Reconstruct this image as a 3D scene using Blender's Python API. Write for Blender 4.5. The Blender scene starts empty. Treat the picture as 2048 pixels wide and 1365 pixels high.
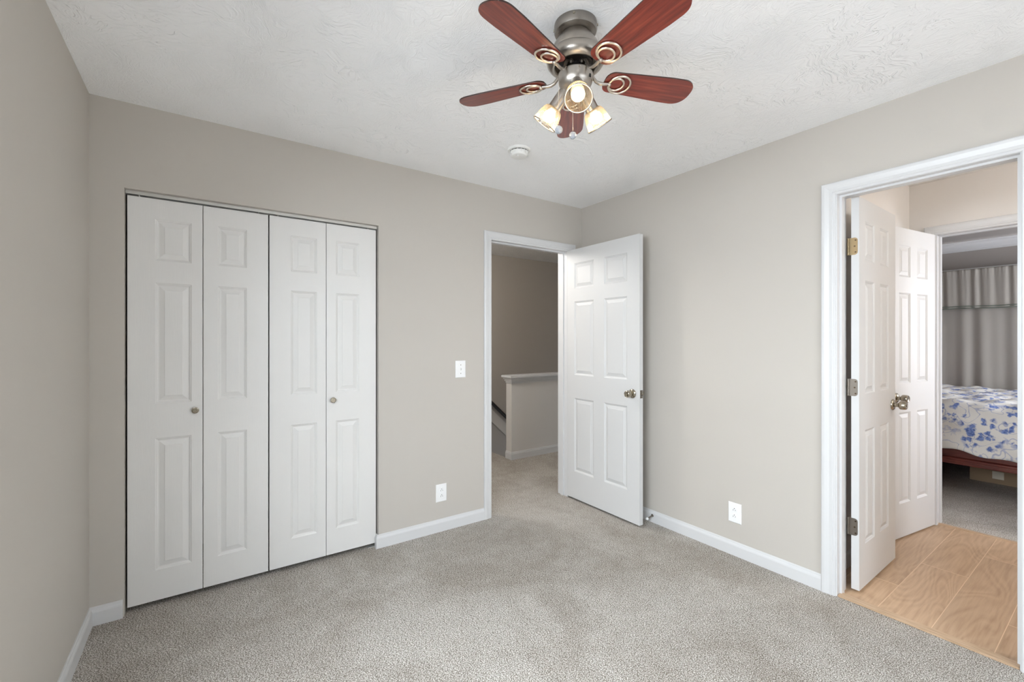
import bpy, bmesh, math, random
from math import sin, cos, pi, radians, sqrt
from mathutils import Vector, Matrix
random.seed(7)
S = bpy.context.scene
C = S.collection

# ------------------------------------------------------------------ camera
F_PX, CX, CY, EYE = 880.6, 1024.0, 681.0, 1.31
YAW = radians(55.1147)
cam = bpy.data.cameras.new('camera'); camo = bpy.data.objects.new('camera', cam); C.objects.link(camo)
camo.location = (0, 0, EYE); camo.rotation_euler = (pi/2, 0, YAW - pi/2)
cam.sensor_width = 36; cam.lens = F_PX/2048*36; cam.shift_y = -1.5/2048; cam.clip_start = 0.02
S.camera = camo

# ------------------------------------------------------------------ view, world, daylight
S.view_settings.view_transform = 'Standard'; S.view_settings.look = 'None'
S.view_settings.gamma = 1; S.view_settings.exposure = 0.17
try: S.view_settings.use_curve_mapping = False
except Exception: pass
S.cycles.use_denoising = True
S.cycles.max_bounces = 12; S.cycles.diffuse_bounces = 8; S.cycles.transparent_max_bounces = 16
S.cycles.sample_clamp_indirect = 6
wd = bpy.data.worlds.new('world'); S.world = wd; wd.use_nodes = True
bg = wd.node_tree.nodes['Background']; bg.inputs[0].default_value = (0.75, 0.86, 1.0, 1); bg.inputs[1].default_value = 1.2

def area(name, loc, target, sx, sy, power, col):
    l = bpy.data.lights.new(name, 'AREA'); l.shape = 'RECTANGLE'; l.size = sx; l.size_y = sy; l.energy = power; l.color = col
    o = bpy.data.objects.new(name, l); C.objects.link(o); o.location = loc
    o.rotation_euler = (Vector(target) - Vector(loc)).to_track_quat('-Z', 'Y').to_euler()
    o['kind'] = 'helper'
    return o
# daylight standing just outside each real window
area('daylight_side_window', (-1.10, 0.60, 2.15), (2.3, 1.1, 0.0), 2.2, 1.9, 310, (0.86, 0.94, 1.0))
area('daylight_front_window', (1.40, -1.80, 2.30), (1.2, 1.0, 0.0), 2.0, 1.9, 130, (0.86, 0.94, 1.0))
area('daylight_far_bedroom', (6.2, -1.70, 1.45), (5.4, 1.0, 0.6), 1.2, 1.2, 112, (0.88, 0.92, 1.0))

bounce_sun = bpy.data.lights.new('bounce_sun', 'SUN'); bounce_sun.energy = 50; bounce_sun.angle = radians(1.5); bounce_sun.color = (1.0, 0.99, 0.975)  # added for its bounce: steep floor patch out of view lifts the ceiling
suno = bpy.data.objects.new('bounce_sun', bounce_sun); C.objects.link(suno); suno['kind'] = 'helper'
suno.rotation_euler = Vector((-0.12, 0.40, -0.92)).to_track_quat('-Z', 'Y').to_euler()

# ------------------------------------------------------------------ helpers
def mat(name, col=(0.8, 0.8, 0.8), rough=0.5, metal=0.0, **kw):
    m = bpy.data.materials.new(name); m.use_nodes = True
    b = m.node_tree.nodes['Principled BSDF']
    b.inputs['Base Color'].default_value = (*col, 1); b.inputs['Roughness'].default_value = rough; b.inputs['Metallic'].default_value = metal
    for k, v in kw.items():
        b.inputs[k.replace('_', ' ')].default_value = v
    return m
class NT:
    def __init__(s, m): s.t = m.node_tree; s.b = s.t.nodes.get('Principled BSDF')
    def n(s, typ, **kw):
        nd = s.t.nodes.new(typ)
        for k, v in kw.items():
            if k.startswith('i_'):
                key = k[2:]
                nd.inputs[int(key) if key.isdigit() else key.replace('_', ' ')].default_value = v
            else: setattr(nd, k, v)
        return nd
    def l(s, a, b): s.t.links.new(a, b)
    def coords(s, scale=(1, 1, 1), rot=(0, 0, 0), kind='Object'):
        tc = s.n('ShaderNodeTexCoord'); mp = s.n('ShaderNodeMapping')
        mp.inputs['Scale'].default_value = scale; mp.inputs['Rotation'].default_value = rot
        s.l(tc.outputs[kind], mp.inputs[0]); return mp.outputs[0]
    def ramp(s, src, stops):
        r = s.n('ShaderNodeValToRGB'); e = r.color_ramp.elements
        while len(e) < len(stops): e.new(0.5)
        for k, (p, c) in enumerate(stops):
            e[k].position = p; e[k].color = (*c, 1) if len(c) == 3 else c
        s.l(src, r.inputs[0]); return r.outputs[0]
    def bump(s, src, strength, dist, prev=None):
        b = s.n('ShaderNodeBump'); b.inputs['Strength'].default_value = strength; b.inputs['Distance'].default_value = dist
        s.l(src, b.inputs['Height'])
        if prev: s.l(prev, b.inputs['Normal'])
        return b.outputs[0]
    def mix(s, fac, a, b, mode='MIX'):
        x = s.n('ShaderNodeMix'); x.data_type = 'RGBA'; x.blend_type = mode
        for sock, v in ((x.inputs['Factor'], fac), (x.inputs[6], a), (x.inputs[7], b)):
            if hasattr(v, 'is_output'): s.l(v, sock)
            else: sock.default_value = v if not isinstance(v, tuple) or len(v) == 4 else (*v, 1)
        return x.outputs[2]
    def math(s, op, a, b=None):
        x = s.n('ShaderNodeMath'); x.operation = op
        for k, v in ((0, a), (1, b)):
            if v is None: continue
            if hasattr(v, 'is_output'): s.l(v, x.inputs[k])
            else: x.inputs[k].default_value = v
        return x.outputs[0]

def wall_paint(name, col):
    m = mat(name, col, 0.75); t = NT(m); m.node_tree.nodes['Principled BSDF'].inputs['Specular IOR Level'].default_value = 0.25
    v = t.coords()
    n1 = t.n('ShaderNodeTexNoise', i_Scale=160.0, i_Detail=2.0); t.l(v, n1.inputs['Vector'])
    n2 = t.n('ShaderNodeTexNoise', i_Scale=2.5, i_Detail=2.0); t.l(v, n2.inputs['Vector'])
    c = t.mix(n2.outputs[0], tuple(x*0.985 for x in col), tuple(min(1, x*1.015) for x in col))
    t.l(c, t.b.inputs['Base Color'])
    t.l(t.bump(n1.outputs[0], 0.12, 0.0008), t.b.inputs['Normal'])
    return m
M = {}
M['wall'] = wall_paint('greige_wall_paint', (0.525, 0.493, 0.452))
M['hall_wall_shaded'] = wall_paint('hall_wall_shaded_paint', (0.40, 0.365, 0.325))  # same paint as the bedroom, darkened to hold the hall's dimness in colour
M['bath_wall'] = wall_paint('bathroom_wall_paint', (0.74, 0.71, 0.68))
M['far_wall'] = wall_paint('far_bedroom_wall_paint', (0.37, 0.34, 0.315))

def ceiling_mat(name, col, strength=0.6):
    m = mat(name, col, 0.85); t = NT(m); t.b.inputs['Specular IOR Level'].default_value = 0.2
    v = t.coords()
    n0 = t.n('ShaderNodeTexNoise', i_Scale=5.0, i_Detail=2.0); t.l(v, n0.inputs['Vector'])
    ad = t.n('ShaderNodeVectorMath'); ad.operation = 'MULTIPLY_ADD'
    t.l(n0.outputs['Color'], ad.inputs[0]); ad.inputs[1].default_value = (0.35, 0.35, 0.0); t.l(v, ad.inputs[2])
    st = t.n('ShaderNodeMapping'); st.inputs['Scale'].default_value = (1.0, 2.6, 1); st.inputs['Rotation'].default_value = (0, 0, 0.7); t.l(ad.outputs[0], st.inputs[0])
    w = t.n('ShaderNodeTexNoise', i_Scale=30.0, i_Detail=5.0, i_Roughness=0.62, i_Distortion=1.4); w.noise_type = 'RIDGED_MULTIFRACTAL' if hasattr(w, 'noise_type') else w.noise_type
    t.l(st.outputs[0], w.inputs['Vector'])
    st2 = t.n('ShaderNodeMapping'); st2.inputs['Scale'].default_value = (2.4, 1.0, 1); st2.inputs['Rotation'].default_value = (0, 0, -0.4); t.l(ad.outputs[0], st2.inputs[0])
    w2 = t.n('ShaderNodeTexNoise', i_Scale=36.0, i_Detail=4.0, i_Roughness=0.6, i_Distortion=1.0); t.l(st2.outputs[0], w2.inputs['Vector'])
    p = t.n('ShaderNodeTexNoise', i_Scale=3.0, i_Detail=1.0); t.l(v, p.inputs['Vector'])
    h = t.mix(t.ramp(p.outputs[0], [(0.42, (0, 0, 0)), (0.58, (1, 1, 1))]), w.outputs[0], w2.outputs[0])
    t.l(t.bump(h, strength, 0.006), t.b.inputs['Normal'])
    return m
M['ceiling'] = ceiling_mat('brushed_texture_ceiling', (0.93, 0.935, 0.945), 0.75)
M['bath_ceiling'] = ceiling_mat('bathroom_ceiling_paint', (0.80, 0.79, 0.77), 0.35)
m = mat('popcorn_ceiling', (0.82, 0.81, 0.79), 0.9); t = NT(m); v = t.coords()
n = t.n('ShaderNodeTexVoronoi', i_Scale=70.0); t.l(v, n.inputs['Vector'])
t.l(t.bump(n.outputs['Distance'], 1.0, 0.012), t.b.inputs['Normal']); M['popcorn'] = m

def gloss_paint(name, col, grain=0.0, rough=0.38):
    m = mat(name, col, rough); t = NT(m)
    v = t.coords((55, 55, 2.2) if grain else (30, 30, 30))
    n = t.n('ShaderNodeTexNoise', i_Scale=6.0 if grain else 2.0, i_Detail=4.0, i_Distortion=0.6); t.l(v, n.inputs['Vector'])
    if grain: t.l(t.bump(n.outputs[0], grain, 0.0006), t.b.inputs['Normal'])
    return m
M['door'] = gloss_paint('white_door_paint', (0.63, 0.63, 0.63), 0.10, 0.5)
M['closet'] = gloss_paint('closet_door_paint', (0.73, 0.72, 0.705), 0.42)
M['trim'] = gloss_paint('white_trim_paint', (0.645, 0.645, 0.65), 0, 0.35)
M['plastic'] = mat('white_plastic', (0.86, 0.86, 0.86), 0.3)
M['detector'] = mat('detector_plastic', (0.80, 0.80, 0.78), 0.4)
M['dark'] = mat('dark_slot', (0.01, 0.01, 0.01), 0.8)
M['black'] = mat('black_metal', (0.025, 0.022, 0.02), 0.45, 0.6)

def brushed(name, col, rough=0.33, aniso=0.3):
    m = mat(name, col, rough, 1.0); t = NT(m)
    v = t.coords((4, 4, 160))
    n = t.n('ShaderNodeTexNoise', i_Scale=6.0, i_Detail=3.0); t.l(v, n.inputs['Vector'])
    t.l(t.ramp(n.outputs[0], [(0.3, (rough*0.8,)*3), (0.7, (rough*1.25,)*3)]), t.b.inputs['Roughness'])
    return m
M['pewter'] = brushed('brushed_pewter', (0.42, 0.385, 0.345), 0.34)
M['canopy'] = brushed('brushed_pewter_dark', (0.30, 0.275, 0.25), 0.33)
M['scroll'] = mat('satin_nickel_scroll', (0.78, 0.70, 0.60), 0.28, 1.0)
M['knob'] = mat('antique_nickel', (0.40, 0.36, 0.29), 0.22, 1.0)
M['hinge_gold'] = mat('aged_brass', (0.30, 0.225, 0.13), 0.35, 1.0)
M['hinge_grey'] = mat('tarnished_nickel', (0.24, 0.21, 0.18), 0.4, 1.0)
M['screw_dark'] = mat('dark_screw', (0.10, 0.07, 0.045), 0.4, 1.0)
M['track'] = mat('pale_track_metal', (0.62, 0.61, 0.58), 0.4, 0.5)
M['handrail'] = mat('black_handrail', (0.02, 0.017, 0.015), 0.35)

# carpet
def carpet(name, c_dark, c_mid, c_lite):
    m = mat(name, c_mid, 0.95); t = NT(m); t.b.inputs['Specular IOR Level'].default_value = 0.1
    v = t.coords()
    nz = t.n('ShaderNodeTexNoise', i_Scale=60.0, i_Detail=2.0); t.l(v, nz.inputs['Vector'])
    ad = t.n('ShaderNodeVectorMath'); ad.operation = 'MULTIPLY_ADD'
    t.l(nz.outputs['Color'], ad.inputs[0]); ad.inputs[1].default_value = (0.012, 0.012, 0.0); t.l(v, ad.inputs[2])
    st = t.n('ShaderNodeMapping'); st.inputs['Scale'].default_value = (1.0, 1.55, 1); st.inputs['Rotation'].default_value = (0, 0, 0.5); t.l(ad.outputs[0], st.inputs[0])
    vo = t.n('ShaderNodeTexVoronoi', i_Scale=165.0); vo.voronoi_dimensions = '2D'; t.l(st.outputs[0], vo.inputs['Vector'])
    n2 = t.n('ShaderNodeTexNoise', i_Scale=230.0, i_Detail=2.0); t.l(v, n2.inputs['Vector'])
    n3 = t.n('ShaderNodeTexNoise', i_Scale=1.7, i_Detail=3.0, i_Roughness=0.55, i_Distortion=0.8); t.l(v, n3.inputs['Vector'])
    n4 = t.n('ShaderNodeTexNoise', i_Scale=11.0, i_Detail=3.0); t.l(v, n4.inputs['Vector'])
    hgt = t.math('ADD', t.math('MULTIPLY', vo.outputs['Distance'], -1.0), t.math('MULTIPLY', n2.outputs[0], 0.9))
    c = t.ramp(hgt, [(0.0, c_dark), (0.16, c_mid), (0.42, c_lite)])
    big = t.math('ADD', t.math('MULTIPLY', n3.outputs[0], 0.7), t.math('MULTIPLY', n4.outputs[0], 0.3))
    shade = t.ramp(big, [(0.36, (0.77, 0.745, 0.72)), (0.60, (1, 1, 1))])
    t.l(t.mix(1.0, c, shade, 'MULTIPLY'), t.b.inputs['Base Color'])
    t.l(t.bump(hgt, 0.5, 0.004), t.b.inputs['Normal'])
    return m
M['carpet'] = carpet('loop_pile_carpet', (0.26, 0.235, 0.205), (0.61, 0.58, 0.54), (0.87, 0.845, 0.81))
M['far_carpet'] = carpet('far_bedroom_carpet', (0.36, 0.33, 0.29), (0.74, 0.705, 0.66), (0.93, 0.91, 0.88))

# oak planks (run along X, 0.195 wide)
m = mat('oak_plank', (0.5, 0.36, 0.24), 0.42); t = NT(m)
tc = t.n('ShaderNodeTexCoord'); sp = t.n('ShaderNodeSeparateXYZ'); t.l(tc.outputs['Object'], sp.inputs[0])
PW, PL = 0.195, 1.25
rowf = t.math('DIVIDE', t.math('SUBTRACT', sp.outputs[1], 0.747 - 5*PW), PW)
row = t.math('FLOOR', rowf)
# the joints slide by 0.42 m a row
off = t.math('MULTIPLY', row, -0.415)
xs = t.math('DIVIDE', t.math('SUBTRACT', sp.outputs[0], t.math('ADD', off, 3.452 + 4*0.415 - 4*PL)), PL)
colf = t.math('FLOOR', xs)
fr = t.math('FRACT', rowf); fx = t.math('FRACT', xs)
def edge(fv, w):
    a = t.math('LESS_THAN', fv, w); b = t.math('GREATER_THAN', fv, 1-w); return t.math('MAXIMUM', a, b)
seam = t.math('MAXIMUM', edge(fr, 0.0075), edge(fx, 0.0016))
idn = t.math('ADD', t.math('MULTIPLY', row, 7.31), t.math('MULTIPLY', colf, 3.17))
cmb = t.n('ShaderNodeCombineXYZ')
t.l(t.math('MULTIPLY', sp.outputs[0], 1.0), cmb.inputs[0]); t.l(t.math('MULTIPLY', sp.outputs[1], 4.4), cmb.inputs[1]); t.l(idn, cmb.inputs[2])
g1 = t.n('ShaderNodeTexNoise', i_Scale=1.35, i_Detail=1.0, i_Roughness=0.3, i_Distortion=0.7); t.l(cmb.outputs[0], g1.inputs['Vector'])
rings = t.math('FRACT', t.math('MULTIPLY', g1.outputs[0], 13.0))
tri = t.math('ABSOLUTE', t.math('SUBTRACT', rings, 0.5))
cm2 = t.n('ShaderNodeCombineXYZ'); t.l(t.math('MULTIPLY', sp.outputs[0], 5.0), cm2.inputs[0]); t.l(t.math('MULTIPLY', sp.outputs[1], 75.0), cm2.inputs[1]); t.l(idn, cm2.inputs[2])
g2 = t.n('ShaderNodeTexNoise', i_Scale=1.0, i_Detail=4.0, i_Distortion=0.4); t.l(cm2.outputs[0], g2.inputs['Vector'])
gr = t.math('ADD', t.math('MULTIPLY', tri, 0.40), t.math('MULTIPLY', g2.outputs[0], 0.80))
wc = t.ramp(gr, [(0.25, (0.40, 0.262, 0.160)), (0.55, (0.515, 0.355, 0.230)), (0.85, (0.60, 0.43, 0.29))])
wn = t.n('ShaderNodeTexWhiteNoise'); wn.noise_dimensions = '1D'; t.l(idn, wn.inputs['W'])
wc = t.mix(1.0, wc, t.ramp(wn.outputs['Value'], [(0.0, (0.9, 0.9, 0.9)), (1.0, (1.06, 1.05, 1.04))]), 'MULTIPLY')
t.l(t.mix(seam, wc, (0.70, 0.52, 0.36)), t.b.inputs['Base Color'])
M['planks'] = m
m = mat('oak_strip', (0.52, 0.37, 0.25), 0.45); t = NT(m); v = t.coords((30, 3, 30))
n = t.n('ShaderNodeTexNoise', i_Scale=4.0, i_Detail=3.0); t.l(v, n.inputs['Vector'])
t.l(t.ramp(n.outputs[0], [(0.3, (0.42, 0.29, 0.18)), (0.7, (0.58, 0.42, 0.29))]), t.b.inputs['Base Color']); M['strip'] = m

# fan blade wood
m = mat('cherry_blade', (0.3, 0.05, 0.02), 0.28); t = NT(m); v = t.coords((1.6, 26, 10))
n = t.n('ShaderNodeTexNoise', i_Scale=3.0, i_Detail=5.0, i_Distortion=0.35); t.l(v, n.inputs['Vector'])
t.l(t.ramp(n.outputs[0], [(0.3, (0.080, 0.0135, 0.010)), (0.5, (0.165, 0.026, 0.017)), (0.72, (0.26, 0.052, 0.027))]), t.b.inputs['Base Color'])
t.b.inputs['Coat Weight'].default_value = 0.25; t.b.inputs['Coat Roughness'].default_value = 0.25
M['blade'] = m
M['blade_edge'] = mat('blade_dark_edge', (0.03, 0.012, 0.008), 0.4)

# ribbed glass that lets its lamp through
m = bpy.data.materials.new('ribbed_glass'); m.use_nodes = True; nt = m.node_tree
for nd in list(nt.nodes): nt.nodes.remove(nd)
t = NT(m); out = t.n('ShaderNodeOutputMaterial')
tr = t.n('ShaderNodeBsdfTransparent'); tr.inputs[0].default_value = (0.98, 0.96, 0.92, 1)
tl = t.n('ShaderNodeBsdfTranslucent'); tl.inputs[0].default_value = (0.62, 0.50, 0.34, 1)
gl = t.n('ShaderNodeBsdfGlossy'); gl.inputs['Roughness'].default_value = 0.12
m1 = t.n('ShaderNodeMixShader'); m1.inputs[0].default_value = 0.50; t.l(tr.outputs[0], m1.inputs[1]); t.l(tl.outputs[0], m1.inputs[2])
m2 = t.n('ShaderNodeMixShader'); m2.inputs[0].default_value = 0.14; t.l(m1.outputs[0], m2.inputs[1]); t.l(gl.outputs[0], m2.inputs[2])
t.l(m2.outputs[0], out.inputs[0]); M['glass_shade'] = m
M['crystal'] = mat('crystal', (0.50, 0.53, 0.58), 0.12, 0.0, Transmission_Weight=0.4, Coat_Weight=0.4)
m = mat('bulb_glow', (1, 0.95, 0.85), 0.3); m.node_tree.nodes['Principled BSDF'].inputs['Emission Color'].default_value = (1.0, 0.80, 0.52, 1)
m.node_tree.nodes['Principled BSDF'].inputs['Emission Strength'].default_value = 2.6; M['bulb'] = m
m = bpy.data.materials.new('window_glass'); m.use_nodes = True; nt = m.node_tree
for nd in list(nt.nodes): nt.nodes.remove(nd)
t = NT(m); out = t.n('ShaderNodeOutputMaterial'); tr = t.n('ShaderNodeBsdfTransparent'); gl = t.n('ShaderNodeBsdfGlossy'); gl.inputs['Roughness'].default_value = 0.02
m2 = t.n('ShaderNodeMixShader'); m2.inputs[0].default_value = 0.06; t.l(tr.outputs[0], m2.inputs[1]); t.l(gl.outputs[0], m2.inputs[2]); t.l(m2.outputs[0], out.inputs[0])
M['glass'] = m

# fabrics
def fabric(name, col, scale=500):
    m = mat(name, col, 0.9); t = NT(m); v = t.coords((1, 1, 1))
    n = t.n('ShaderNodeTexNoise', i_Scale=float(scale), i_Detail=2.0); t.l(v, n.inputs['Vector'])
    t.l(t.bump(n.outputs[0], 0.25, 0.001), t.b.inputs['Normal']); t.b.inputs['Specular IOR Level'].default_value = 0.15
    return m
M['curtain'] = fabric('taupe_curtain_cloth', (0.36, 0.335, 0.30))
M['piping'] = fabric('sage_trim_cloth', (0.16, 0.19, 0.16))
m = fabric('sheer_cloth', (0.85, 0.87, 0.84)); M['sheer'] = m
m = fabric('toile_quilt', (0.8, 0.8, 0.8), 300); t = NT(m); v = t.coords()
dn = t.n('ShaderNodeTexNoise', i_Scale=18.0, i_Detail=4.0); t.l(v, dn.inputs['Vector'])
ad = t.n('ShaderNodeVectorMath'); ad.operation = 'MULTIPLY_ADD'; t.l(dn.outputs['Color'], ad.inputs[0]); ad.inputs[1].default_value = (0.085, 0.085, 0.085); t.l(v, ad.inputs[2])
vo = t.n('ShaderNodeTexVoronoi', i_Scale=19.0); t.l(ad.outputs[0], vo.inputs['Vector'])
petal = t.ramp(vo.outputs['Distance'], [(0.34, (1, 1, 1)), (0.50, (0, 0, 0))])
cl = t.n('ShaderNodeTexVoronoi', i_Scale=4.6); t.l(ad.outputs[0], cl.inputs['Vector'])
clus = t.ramp(cl.outputs['Distance'], [(0.50, (1, 1, 1)), (0.62, (0, 0, 0))])
st = t.n('ShaderNodeTexNoise', i_Scale=6.5, i_Detail=1.0, i_Distortion=1.2); t.l(v, st.inputs['Vector'])
stem = t.ramp(st.outputs[0], [(0.478, (0, 0, 0)), (0.49, (1, 1, 1)), (0.505, (1, 1, 1)), (0.517, (0, 0, 0))])
fn = t.n('ShaderNodeTexNoise', i_Scale=70.0, i_Detail=3.0); t.l(v, fn.inputs['Vector'])
msk = t.math('MAXIMUM', t.math('MULTIPLY', petal, clus), t.math('MULTIPLY', stem, 0.5))
blue = t.ramp(fn.outputs[0], [(0.35, (0.09, 0.14, 0.38)), (0.65, (0.26, 0.35, 0.64))])
t.l(t.mix(msk, (0.80, 0.78, 0.74), blue), t.b.inputs['Base Color']); M['quilt'] = m
m = mat('mahogany', (0.12, 0.025, 0.018), 0.25); t = NT(m); v = t.coords((20, 2, 20))
n = t.n('ShaderNodeTexNoise', i_Scale=3.0, i_Detail=4.0); t.l(v, n.inputs['Vector'])
t.l(t.ramp(n.outputs[0], [(0.3, (0.09, 0.018, 0.014)), (0.7, (0.17, 0.038, 0.025))]), t.b.inputs['Base Color']); M['mahogany'] = m
M['cardboard'] = fabric('cardboard', (0.36, 0.26, 0.17), 120)
M['paper'] = mat('paper_label', (0.72, 0.66, 0.54), 0.7)

# ---- mesh helpers
def link(name, bm, m, parent=None, smooth=False, loc=None, rot=None):
    bmesh.ops.recalc_face_normals(bm, faces=bm.faces)
    me = bpy.data.meshes.new(name); bm.to_mesh(me); bm.free()
    if isinstance(m, (list, tuple)):
        for x in m: me.materials.append(x)
    else: me.materials.append(m)
    if smooth:
        for p in me.polygons: p.use_smooth = True
        try: me.set_sharp_from_angle(angle=radians(smooth if smooth is not True else 40))
        except Exception: pass
    o = bpy.data.objects.new(name, me); C.objects.link(o)
    if parent: o.parent = parent
    if loc: o.location = loc
    if rot: o.rotation_euler = rot
    return o
def tag(o, label=None, cat=None, group=None, kind=None):
    if label: o['label'] = label
    if cat: o['category'] = cat
    if group: o['group'] = group
    if kind: o['kind'] = kind
    return o
def struct(o, label=None, cat=None, group=None): return tag(o, label, cat, group, 'structure')
def empty(name, loc=(0, 0, 0), rz=0):
    o = bpy.data.objects.new(name, None); C.objects.link(o); o.location = loc; o.rotation_euler = (0, 0, rz); o.empty_display_size = 0.05
    return o
def box(bm, x0, x1, y0, y1, z0, z1, mi=0):
    vs = [bm.verts.new((x, y, z)) for x in (x0, x1) for y in (y0, y1) for z in (z0, z1)]
    for f in ((0, 1, 3, 2), (4, 6, 7, 5), (0, 4, 5, 1), (2, 3, 7, 6), (0, 2, 6, 4), (1, 5, 7, 3)):
        fc = bm.faces.new([vs[k] for k in f]); fc.material_index = mi
def boxobj(name, b, m, parent=None, bevel=0, **kw):
    bm = bmesh.new(); box(bm, *b)
    if bevel: bmesh.ops.bevel(bm, geom=list(bm.edges), offset=bevel, segments=2, affect='EDGES')
    return link(name, bm, m, parent, **kw)
def lathe(bm, prof, seg=48, mtx=None, cap=True):
    rings_ = []
    for r, z in prof:
        if r < 1e-6: rings_.append([bm.verts.new((0, 0, z))])
        else: rings_.append([bm.verts.new((r*cos(2*pi*k/seg), r*sin(2*pi*k/seg), z)) for k in range(seg)])
    for a, b in zip(rings_, rings_[1:]):
        for k in range(seg):
            k2 = (k+1) % seg
            if len(a) == 1 and len(b) == 1: continue
            if len(a) == 1: bm.faces.new((a[0], b[k], b[k2]))
            elif len(b) == 1: bm.faces.new((a[k], b[0], a[k2]))
            else: bm.faces.new((a[k], b[k], b[k2], a[k2]))
    if mtx is not None:
        bmesh.ops.transform(bm, matrix=mtx, verts=[v for r in rings_ for v in r])
def tube(bm, pts, rad, seg=12, closed=False, caps=True):
    pts = [Vector(p) for p in pts]; n = len(pts); rings_ = []
    up = Vector((0, 0, 1)); prev = None
    for i, p in enumerate(pts):
        if closed: d = pts[(i+1) % n] - pts[i-1]
        else: d = pts[min(i+1, n-1)] - pts[max(i-1, 0)]
        d.normalize()
        if prev is None:
            a = up if abs(d.z) < 0.9 else Vector((1, 0, 0)); u = d.cross(a).normalized()
        else: u = (prev - d*prev.dot(d)).normalized()
        prev = u; w = d.cross(u)
        r = rad[i] if isinstance(rad, (list, tuple)) else rad
        rings_.append([bm.verts.new(p + (u*cos(2*pi*k/seg) + w*sin(2*pi*k/seg))*r) for k in range(seg)])
    m_ = n if closed else n-1
    for i in range(m_):
        a, b = rings_[i], rings_[(i+1) % n]
        for k in range(seg):
            bm.faces.new((a[k], b[k], b[(k+1) % seg], a[(k+1) % seg]))
    if caps and not closed: bm.faces.new(rings_[0]); bm.faces.new(rings_[-1])
def align(d, loc=(0, 0, 0)):
    return Matrix.Translation(loc) @ Vector(d).to_track_quat('Z', 'Y').to_matrix().to_4x4()

# ------------------------------------------------------------------ structure
def wall(name, axis, c0, c1, u0, u1, z0, z1, holes, m, label=None):
    """slab between c0..c1 on its axis ('X' or 'Y'), running u0..u1, with rectangular holes (u0,u1,z0,z1)"""
    us = sorted({u0, u1, *[h[0] for h in holes], *[h[1] for h in holes]}); zs = sorted({z0, z1, *[h[2] for h in holes], *[h[3] for h in holes]})
    bm = bmesh.new(); cache = {}
    def V(c, u, z):
        k = (c, u, z)
        if k not in cache: cache[k] = bm.verts.new((c, u, z) if axis == 'X' else (u, c, z))
        return cache[k]
    def solid(i, j):
        if i < 0 or j < 0 or i >= len(us)-1 or j >= len(zs)-1: return False
        uc, zc = (us[i]+us[i+1])/2, (zs[j]+zs[j+1])/2
        return not any(h[0] < uc < h[1] and h[2] < zc < h[3] for h in holes)
    for i in range(len(us)-1):
        for j in range(len(zs)-1):
            if not solid(i, j): continue
            a, b, c, d = us[i], us[i+1], zs[j], zs[j+1]
            for cc in (c0, c1): bm.faces.new((V(cc, a, c), V(cc, b, c), V(cc, b, d), V(cc, a, d)))
            if not solid(i-1, j): bm.faces.new((V(c0, a, c), V(c1, a, c), V(c1, a, d), V(c0, a, d)))
            if not solid(i+1, j): bm.faces.new((V(c0, b, c), V(c1, b, c), V(c1, b, d), V(c0, b, d)))
            if not solid(i, j-1): bm.faces.new((V(c0, a, c), V(c1, a, c), V(c1, b, c), V(c0, b, c)))
            if not solid(i, j+1): bm.faces.new((V(c0, a, d), V(c1, a, d), V(c1, b, d), V(c0, b, d)))
    return struct(link(name, bm, m), label, 'wall')
XL, XR, YB, YF, H = -0.435, 2.65, 2.76, -1.0, 2.44
T = 0.115
HEAD = 2.055
wall('wall_left', 'X', XL-T, XL, YF-T, YB+0.75, 0, H, [(-0.20, 1.35, 0.45, 2.05)], M['wall'], 'greige painted side wall at the left edge of the room')
wall('wall_back', 'Y', YB, YB+T, XL, 4.8, 0, H, [(-0.314, 0.899, 0, 2.034), (1.722, 2.502, 0, HEAD+0.012)], M['wall'], 'greige wall holding the folding closet doors and the hall doorway')
wall('wall_right', 'X', XR, XR+T, YF-T, YB, 0, H, [(0.265, 0.91, 0, HEAD+0.012)], M['wall'], 'pale greige wall between the open white door and the bathroom doorway')
wall('wall_front', 'Y', YF-T, YF, XL, XR, 0, H, [(0.60, 2.10, 0.45, 2.05)], M['wall'], 'greige wall behind the viewer with a window')
struct(boxobj('floor', (XL, XR+0.005, YF-T, YB+T, -0.15, 0), M['carpet']), 'grey beige textured carpet covering the bedroom floor', 'floor')
struct(boxobj('ceiling', (XL, XR+T, YF-T, YB+T, H, H+0.1), M['ceiling']), 'white brushed texture ceiling above the fan', 'ceiling')

def window(name, axis, c_in, c_out, u0, u1, z0, z1, label):
    """double-hung window in a wall opening; frame, panes and sill"""
    s = 1 if c_out > c_in else -1; cm = c_in + s*T*0.55
    def bx(bm, ca, cb, ua, ub, za, zb):
        ca, cb = min(ca, cb), max(ca, cb)
        box(bm, *((ca, cb, ua, ub, za, zb) if axis == 'X' else (ua, ub, ca, cb, za, zb)))
    bm = bmesh.new(); w = 0.045; zm = (z0+z1)/2
    for a in ((u0, u0+w, z0, z1), (u1-w, u1, z0, z1), (u0+w, u1-w, z0, z0+w), (u0+w, u1-w, z1-w, z1), (u0+w, u1-w, zm-0.02, zm+0.02)):
        bx(bm, cm-0.03, cm+0.03, *a)
    o = struct(link(name, bm, M['trim']), label, 'window')
    bm = bmesh.new()
    bx(bm, cm-0.003, cm+0.003, u0+w, u1-w, z0+w, zm-0.02); bx(bm, cm-0.003, cm+0.003, u0+w, u1-w, zm+0.02, z1-w)
    link('pane', bm, M['glass'], o)
    bm = bmesh.new(); bx(bm, c_in-s*0.05, cm-s*0.03, u0-0.04, u1+0.04, z0-0.025, z0)
    link('window_sill', bm, M['trim'], o)
    return o
window('window_1', 'X', XL, XL-T, -0.20, 1.35, 0.45, 2.05, 'white double hung window in the left wall beside the viewer')
window('window_2', 'Y', YF, YF-T, 0.60, 2.10, 0.45, 2.05, 'white double hung window in the wall behind the viewer')

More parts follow.
